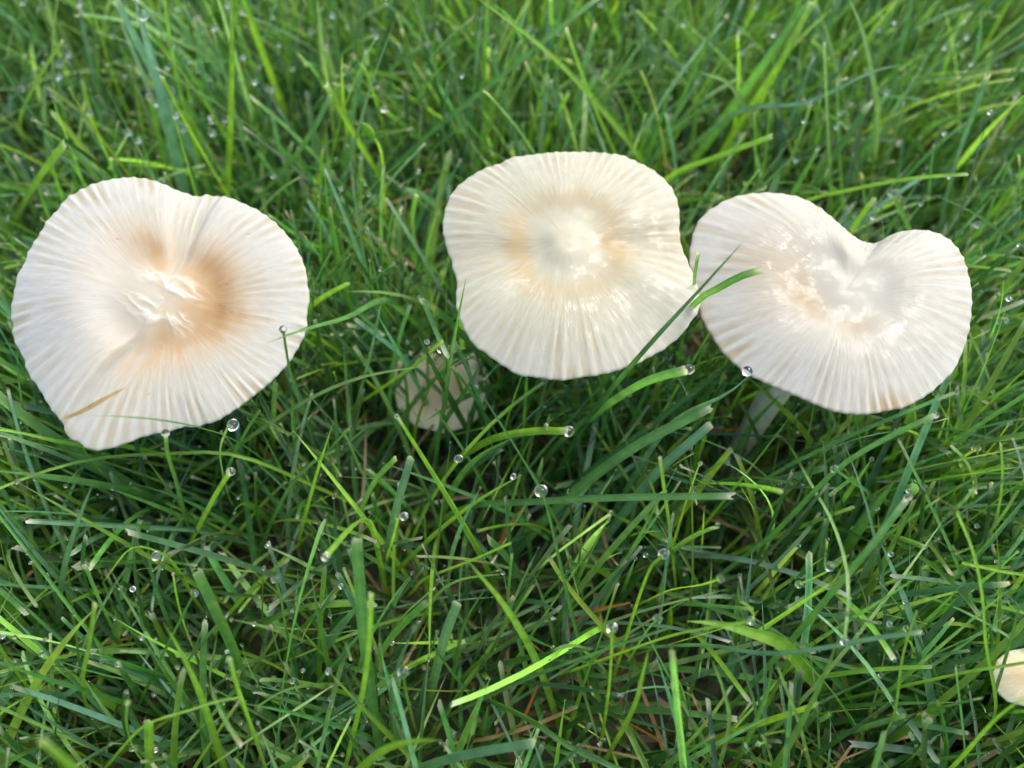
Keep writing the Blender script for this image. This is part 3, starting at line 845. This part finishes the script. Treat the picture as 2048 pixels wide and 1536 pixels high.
B([(1000,1140),(1120,1010),(1260,900),(1420,815)], 8, 48, 24, 'mid', 'cut', "broad blade slanting up right below the middle cap")
B([(1040,1090),(1160,960),(1290,860),(1420,760),(1500,700)], 6, 50, 18, 'dark', 'point', "shaded broad blade slanting towards the heart shaped cap")
B([(1180,1120),(1300,960),(1420,850)], 8, 46, 22, 'blue', 'cut', "blue green blade with cut tip below the gap between two caps")
B([(1225,1030),(1330,860),(1450,790),(1500,750)], 12, 56, 16, 'blue', 'point', "blue green blade reaching under the heart shaped cap's left lobe", 0)
B([(700,1560),(760,1505),(815,1484),(884,1480)], 30, 62, 24, 'lime', 'point', "bright lime blade bent level at the bottom edge")
B([(830,1540),(930,1510),(1070,1486)], 30, 48, 26, 'blue', 'cut', "broad blue green blade lying at the bottom edge")
B([(1205,1530),(1265,1420),(1285,1350),(1299,1293)], 10, 58, 17, 'lime', 'point', "pointed lime blade at the bottom, right of centre")
B([(1200,1500),(1215,1400),(1222,1325),(1224,1258)], 12, 58, 9, 'lime', 'thin', "thin upright stalk beside the pointed lime blade", 13)
B([(828,1450),(812,1385),(806,1345)], 20, 54, 9, 'mid', 'thin', "short stalk at the bottom centre", 13)
B([(850,1158),(940,1122),(1022,1086)], 24, 54, 8, 'lime', 'thin', "thin lime blade touching the bright slanting blade's tip")
B([(835,1260),(870,1195),(920,1160),(1014,1147)], 16, 50, 9, 'pale', 'point', "thin pale blade curving right at the centre")
B([(785,1150),(870,1068),(950,1005),(1044,949)], 12, 58, 12, 'lime', 'point', "lime blade slanting right above the centre")
B([(765,1150),(742,1048),(708,1050),(652,1112)], 22, 62, 14, 'lime', 'cut', "lime blade bent down left at the centre left", 10)
B([(760,1170),(792,1020),(806,970),(822,916)], 10, 52, 19, 'blue', 'cut', "blue green blade upright at the centre left")
B([(715,1040),(745,970),(792,916)], 18, 54, 13, 'mid', 'cut', "green blade curving right between the lower centre blades")
B([(875,1050),(915,962),(960,912),(1022,878)], 14, 50, 17, 'mid', 'point', "green blade curving right below the small low mushroom")
B([(770,1130),(785,1080),(797,1035)], 16, 54, 8, 'lime', 'thin', "short stalk left of the lime slanting blade", 9)
B([(860,1400),(885,1290),(915,1205)], 10, 50, 24, 'blue', 'cut', "blue green cut blade standing at the lower centre")
B([(900,1400),(925,1260),(975,1170)], 10, 46, 10, 'mid', 'point', "slim dark blade behind the blue green cut blade")
B([(1060,1440),(1150,1500),(1260,1545),(1330,1580)], 34, 44, 18, 'mid', 'point', "green blade sweeping down right at the bottom centre")
B([(900,1430),(1050,1360),(1180,1310),(1340,1255)], 16, 50, 10, 'mid', 'thin', "long slim blade slanting right through the lower centre")
# right foreground
B([(1355,1215),(1460,1135),(1552,1063),(1667,944),(1766,880),(1868,831)], 12, 62, 14, 'mid', 'cut', "long blade slanting right under the heart shaped cap", 9)
B([(1400,1480),(1550,1318),(1660,1190),(1740,1095),(1815,997)], 8, 62, 17, 'mid', 'cut', "long straight blade slanting right at the lower right", 10)
B([(1569,878),(1618,961),(1660,1034),(1686,1105),(1698,1180),(1689,1280)], [30, 42, 50, 54, 55, 53], 0, 12, 'pale', 'thin', "pale blade drooping in an arch below the heart shaped cap", 9)
B([(1410,1290),(1531,1307),(1659,1294),(1744,1277),(1845,1264)], 34, 56, 12, 'blue', 'cut', "blue green blade lying level at the lower right")
B([(1570,1292),(1510,1268),(1440,1248),(1374,1242)], [44, 49, 52, 53], 0, 40, 'lime', 'point', "short broad ribbed leaf end at the lower right")
B([(1330,1275),(1420,1256),(1500,1242)], 48, 58, 10, 'lime', 'thin', "thin lime blade lying over the broad ribbed leaf", 9)
B([(1470,1250),(1508,1245),(1500,1215),(1480,1203)], 50, 60, 9, 'lime', 'thin', "small curled blade beside the broad ribbed leaf")
B([(1788,1430),(1806,1310),(1834,1222)], 34, 60, 10, 'lime', 'thin', "thin lime blade upright at the lower right")
B([(1992,1412),(1972,1290),(1966,1204),(1949,1111),(1914,1024)], 30, 64, 10, 'lime', 'thin', "long thin yellow green blade upright before the right edge")
B([(2075,1160),(2000,1142),(1924,1126)], 40, 56, 10, 'lime', 'thin', "thin lime blade entering level at the right edge")
B([(1960,1025),(2000,995),(2070,945)], 35, 58, 14, 'lime', 'point', "lime blade slanting up and out at the right edge")
B([(1430,1560),(1458,1452),(1448,1384),(1422,1314)], 20, 56, 14, 'pale', 'point', "pale blade bending left at the bottom right")
B([(1462,1545),(1528,1405),(1544,1322)], 14, 56, 15, 'mid', 'point', "pointed green blade at the bottom right")
B([(1625,1560),(1598,1446),(1556,1335)], 20, 50, 10, 'pale', 'thin', "slim pale blade leaning left at the bottom right")
B([(1900,1540),(1990,1440),(2070,1380)], 30, 62, 22, 'lime', 'point', "broad lime blade at the lower right corner")
B([(1930,1345),(1990,1335),(2070,1322)], 38, 44, 12, 'lime', 'thin', "lime blade lying across the pale mushroom at the right edge")
B([(1975,1420),(2010,1320),(2045,1190)], 22, 58, 13, 'mid', 'point', "green blade leaning right beside the pale mushroom at the edge")
B([(1690,1120),(1650,1145),(1600,1168)], 28, 50, 8, 'lime', 'thin', "thin twig like blade under the drooping arch", 10)
B([(1700,1110),(1680,1120),(1660,1132)], 40, 56, 7, 'mid', 'thin', "short stalk inside the drooping arch", 12)
B([(1340,1180),(1400,1170),(1440,1158)], 34, 54, 10, 'lime', 'thin', "short lime blade pointing right at the lower right centre", 10)
B([(1230,1345),(1290,1160),(1325,1110)], 14, 56, 10, 'lime', 'thin', "slim lime blade leaning right, right of centre", 13)
B([(1270,1300),(1295,1260),(1315,1238)], 28, 54, 7, 'mid', 'thin', "short slim stalk right of the centre foreground", 11)
B([(1740,990),(1700,960),(1670,938)], 34, 56, 10, 'mid', 'thin', "small blade leaning left below the heart shaped cap", 10)
B([(1840,1500),(1850,1460),(1856,1440)], 30, 48, 14, 'mid', 'cut', "stubby blade at the bottom right corner", 12)
B([(1660,1150),(1720,1055),(1790,960)], 10, 40, 30, 'mid', 'point', "broad shaded blade behind the drooping arch")

# dry straws near the soil
for pts, lab in (([(1025,1490),(1055,1420),(1078,1365)], "orange dry straw low at the bottom centre"),
                 ([(985,1120),(1020,1050),(1055,1005)], "orange brown straw low below the level blade"),
                 ([(1390,1035),(1430,1042),(1490,1062)], "short tan straw end beside the level blade's cut tip"),
                 ([(1130,1260),(1180,1225),(1260,1205)], "thin orange straw right of the bright slanting blade"),
                 ([(1255,1445),(1300,1470),(1330,1490)], "rust coloured straw at the bottom right of centre"),
                 ([(1405,860),(1440,862),(1475,858)], "pinkish dry straw below the heart shaped cap")):
    B(pts, 12, 22, 9, 'orange' if 'tan' not in lab else 'straw', 'thin', lab, 0, "straw", "dry_straw", rooted=False, group="dry straws in the lawn")

# ------------------------------------------------------------------ bud on a bent shoot
B([(768,400),(766,330),(758,290),(742,268)], 22, 56, 10, 'lime', 'thin', "bent lime shoot with a swollen bud, between left and middle caps", 0, "grass shoot", "grass_shoot")
shoot = bpy.context.scene.objects["grass_shoot"]
a, b = at(746, 274, 56), at(722, 244, 60)
bv = []
for j in range(10):
    s_ = j / 9; c = a * (1 - s_) + b * s_
    r = 1.15 * math.sin(math.pi * min(1, s_ * .95 + .05)) ** .7 * (1.15 - .6 * s_)
    for k in range(12):
        q = 2 * math.pi * k / 12
        bv.append(c + np.array([math.cos(q), .5 * math.sin(q), .8 * math.sin(q)]) * r)
bm_ = mesh_np("bud", np.array(bv) - np.array(shoot.location) / S, grid_faces(10, 12, True), np.zeros((120, 2)), np.tile(np.array(COLS['lime']), (120, 1)))
bm_.materials.append(M_GRASS)
link(bpy.data.objects.new("bud", bm_), shoot)

rs = np.random.default_rng(101)
sets = []
all_tips = []
def lawn(n, Lm, Ls, wlo, whi, weights, x0, x1, y0, y1, spread, lean, curl, cutp, rs, collect=True, strict=True):
    root, ci, k = root_positions(n, rs, x0, x1, y0, y1, spread)
    L = np.clip(rs.normal(Lm, Ls, n), 12, 88)
    caz = rs.uniform(0, 6.283, k)[ci]
    az = caz + rs.normal(0, 1.1, n)
    # the lawn leans outward and away, as in the photograph
    bx, by = root[:, 0] * .004 + .15, np.full(n, .30)
    vx, vy = np.sin(az) + bx, np.cos(az) + by
    az = np.arctan2(vx, vy)
    th0 = np.abs(rs.normal(0, lean, n)); kap = np.abs(rs.normal(curl, .5, n))
    w = rs.uniform(wlo, whi, n) * np.where(rs.random(n) < .12, 1.55, 1)
    cut = rs.random(n) < cutp
    cc = pick_cols(n, rs, weights)
    backlit = .3 * sstep(60, 200, root[:, 1])[:, None]          # far lawn mixed towards lime: backlit brightness put into the blade colour
    cc = cc * (1 - backlit) + np.array(COLS['lime']) * backlit
    P, Vv, C = blades(root, L, az, th0, kap, w, cc, cut, rs.normal(0, .9, n), rs)
    ok = keep_clear(P, rs, strict)
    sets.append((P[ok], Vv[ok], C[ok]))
    if collect:
        all_tips.append(P[ok][:, -1])

WT = {'lime': 1.9, 'mid': 3.0, 'blue': 2.8, 'dark': 1.6, 'pale': .9}
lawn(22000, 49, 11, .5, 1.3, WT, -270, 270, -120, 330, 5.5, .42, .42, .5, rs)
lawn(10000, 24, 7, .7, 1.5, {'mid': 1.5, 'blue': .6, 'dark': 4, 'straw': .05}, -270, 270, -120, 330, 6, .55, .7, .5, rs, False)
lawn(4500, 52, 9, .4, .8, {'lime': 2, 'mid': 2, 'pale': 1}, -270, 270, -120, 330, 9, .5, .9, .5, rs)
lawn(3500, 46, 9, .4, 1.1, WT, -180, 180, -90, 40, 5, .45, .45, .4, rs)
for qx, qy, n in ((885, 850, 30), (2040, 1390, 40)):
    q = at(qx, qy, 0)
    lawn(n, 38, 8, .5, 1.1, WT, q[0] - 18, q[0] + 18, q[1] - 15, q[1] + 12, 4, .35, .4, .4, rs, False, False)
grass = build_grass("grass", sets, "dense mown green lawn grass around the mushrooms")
sets = []
def thatch(n, rs):
    root = np.stack([rs.uniform(-250, 250, n), rs.uniform(-110, 310, n), rs.uniform(0, 7, n)], -1)
    c = pick_cols(n, rs, {'straw': .7, 'tan': 2, 'orange': .3})
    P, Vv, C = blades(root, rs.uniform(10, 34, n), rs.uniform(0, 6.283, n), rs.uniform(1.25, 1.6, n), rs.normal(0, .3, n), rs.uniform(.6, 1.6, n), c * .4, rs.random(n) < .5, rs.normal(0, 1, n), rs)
    sets.append((P, Vv, C))
thatch(1700, rs)
n = 420
root = np.stack([rs.uniform(-200, 200, n), rs.uniform(-95, 200, n), rs.uniform(3, 16, n)], -1)
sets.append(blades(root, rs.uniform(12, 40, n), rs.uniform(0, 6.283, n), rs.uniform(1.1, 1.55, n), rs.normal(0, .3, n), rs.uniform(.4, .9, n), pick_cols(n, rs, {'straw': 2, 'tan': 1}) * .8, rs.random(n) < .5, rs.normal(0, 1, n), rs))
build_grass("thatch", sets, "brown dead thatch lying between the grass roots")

# ------------------------------------------------------------------ dew drops
def drop_mesh():
    nu, nv = 20, 14
    v = []
    for j in range(nv):
        t = math.pi * (.004 + .992 * j / (nv - 1))
        for k in range(nu):
            q = 2 * math.pi * k / nu
            v.append((math.sin(t) * math.cos(q), math.sin(t) * math.sin(q), math.cos(t) * (.94 if t < 1.57 else 1.0)))
    me = mesh_np("dew_drop", np.array(v), grid_faces(nv, nu, True)[:, ::-1])
    me.materials.append(M_DEW)
    return me
DM = drop_mesh()
drop0 = bpy.data.objects.new("dew_drop", DM)
first = [True]
def drop(p, r, label, group):
    if first[0]:
        o = drop0; first[0] = False
    else:
        o = drop0.copy()
    link(o)
    o.location = Vector(p) * S
    o.scale = (r, r * random.uniform(.9, 1.05), r * random.uniform(.84, 1.0))
    tag(o, label, "dew drop", group)
    return o
for tp, tg, rpx, lab in HERO:
    dep = float((tp - CAM) @ FWD)
    r = rpx * .84 * dep / FPX
    words = lab.split()
    drop(tp + tg * r * .4 + np.array([0, 0, -r * .1]), r, "dew drop on the tip of the " + " ".join(words[:9]).rstrip(','), "dew drops on the single blades")
def drop_px(x, y, z, rpx, lab):
    p = at(x, y, z); drop(p, rpx * float((p - CAM) @ FWD) / FPX, lab, "dew drops on the single blades")
drop_px(1495, 742, 61, 11, "dew drop clinging to the heart shaped cap's lower left rim")
drop_px(466, 850, 56, 12, "dew drop hanging just under the left cap's lower right rim")
drop_px(1082, 982, 58, 13, "large oval dew drop on the long thin steep centre blade")
drop_px(808, 1033, 56, 9, "dew drop beside the upright blue green blade at centre left")
drop_px(917, 918, 52, 9, "dew drop on the green curved blade below the low mushroom")
drop_px(312, 1112, 55, 9, "dew drop on the hook shaped lime blade")
drop_px(1027, 953, 57, 6, "tiny dew drop near the tip of the lime slanting blade")
drop_px(285, 30, 62, 11, "dew drop on the wide blue green blade behind the left cap")

tips = np.concatenate(all_tips)
px, py, dep = project(tips)
drs = np.random.default_rng(9)
free = np.where((px > 5) & (px < 2043) & (py > 5) & (py < 1530) & (tips[:, 2] > 26))[0]
free = np.array([i for i in free if not any(inside(px[i:i + 1], py[i:i + 1], poly)[0] for poly, _ in CAPS)])
for (x0, x1, y0, y1, n, rlo, rhi, lab) in (
        (0, 300, 0, 170, 20, .4, .9, "blurred dew drop on a grass tip in the upper left corner"),
        (300, 620, 0, 170, 22, .4, .9, "blurred dew drop on a grass tip around the wide blue green blade"),
        (0, 620, 170, 400, 22, .5, .95, "blurred dew drop on a grass tip just behind the left cap"),
        (620, 900, 0, 400, 26, .4, .9, "blurred dew drop on a grass tip around the budded shoot"),
        (900, 1380, 0, 300, 34, .4, .9, "blurred dew drop on a grass tip behind the middle cap"),
        (1380, 1740, 0, 380, 26, .4, .9, "blurred dew drop on a grass tip behind the heart shaped cap"),
        (1740, 2048, 0, 200, 18, .4, .9, "blurred dew drop on a grass tip in the upper right corner"),
        (1740, 2048, 200, 470, 16, .5, .9, "dew drop on a grass tip above the heart shaped cap's right lobe"),
        (600, 900, 400, 900, 12, .3, .55, "small dew drop on a grass tip between left and middle caps"),
        (1930, 2048, 470, 900, 8, .3, .55, "small dew drop on a grass tip right of the heart shaped cap"),
        (0, 340, 900, 1530, 16, .25, .52, "small dew drop on a grass tip in the lower left corner"),
        (340, 700, 900, 1530, 14, .25, .52, "small dew drop on a grass tip below the left cap"),
        (700, 1350, 900, 1530, 18, .25, .5, "small dew drop on a grass tip below the middle cap"),
        (1350, 2048, 900, 1530, 20, .25, .52, "small dew drop on a grass tip below the heart shaped cap")):
    c = free[(px[free] >= x0) & (px[free] < x1) & (py[free] >= y0) & (py[free] < y1)]
    for i in drs.choice(c, min(n, len(c)), replace=False):
        rad = drs.uniform(rlo, rhi)
        drop(tips[i] + np.array([0, 0, rad * .3]), rad, lab, "tiny dew drops scattered over the lawn")

# the finest dew: pin-head droplets on thousands of cut tips
def dew_mass(n, rs):
    unit = []
    nu, nv = 8, 6
    for j in range(nv):
        t = math.pi * (.02 + .96 * j / (nv - 1))
        for k in range(nu):
            q = 2 * math.pi * k / nu
            unit.append((math.sin(t) * math.cos(q), math.sin(t) * math.sin(q), math.cos(t)))
    unit = np.array(unit); f = grid_faces(nv, nu, True)[:, ::-1]
    c = tips[free[rs.choice(len(free), n, replace=False)]]
    rad = rs.uniform(.14, .42, n)
    V = (c + np.array([0, 0, .1]))[:, None] + unit[None] * rad[:, None, None]
    F = f[None] + (np.arange(n) * len(unit))[:, None, None]
    me = mesh_np("dew", V.reshape(-1, 3), F.reshape(-1, 4)); me.materials.append(M_DEW)
    tag(link(bpy.data.objects.new("dew", me)), "pin head dew beading on the cut grass tips", None, None, "stuff")
dew_mass(min(3000, len(free)), np.random.default_rng(12))
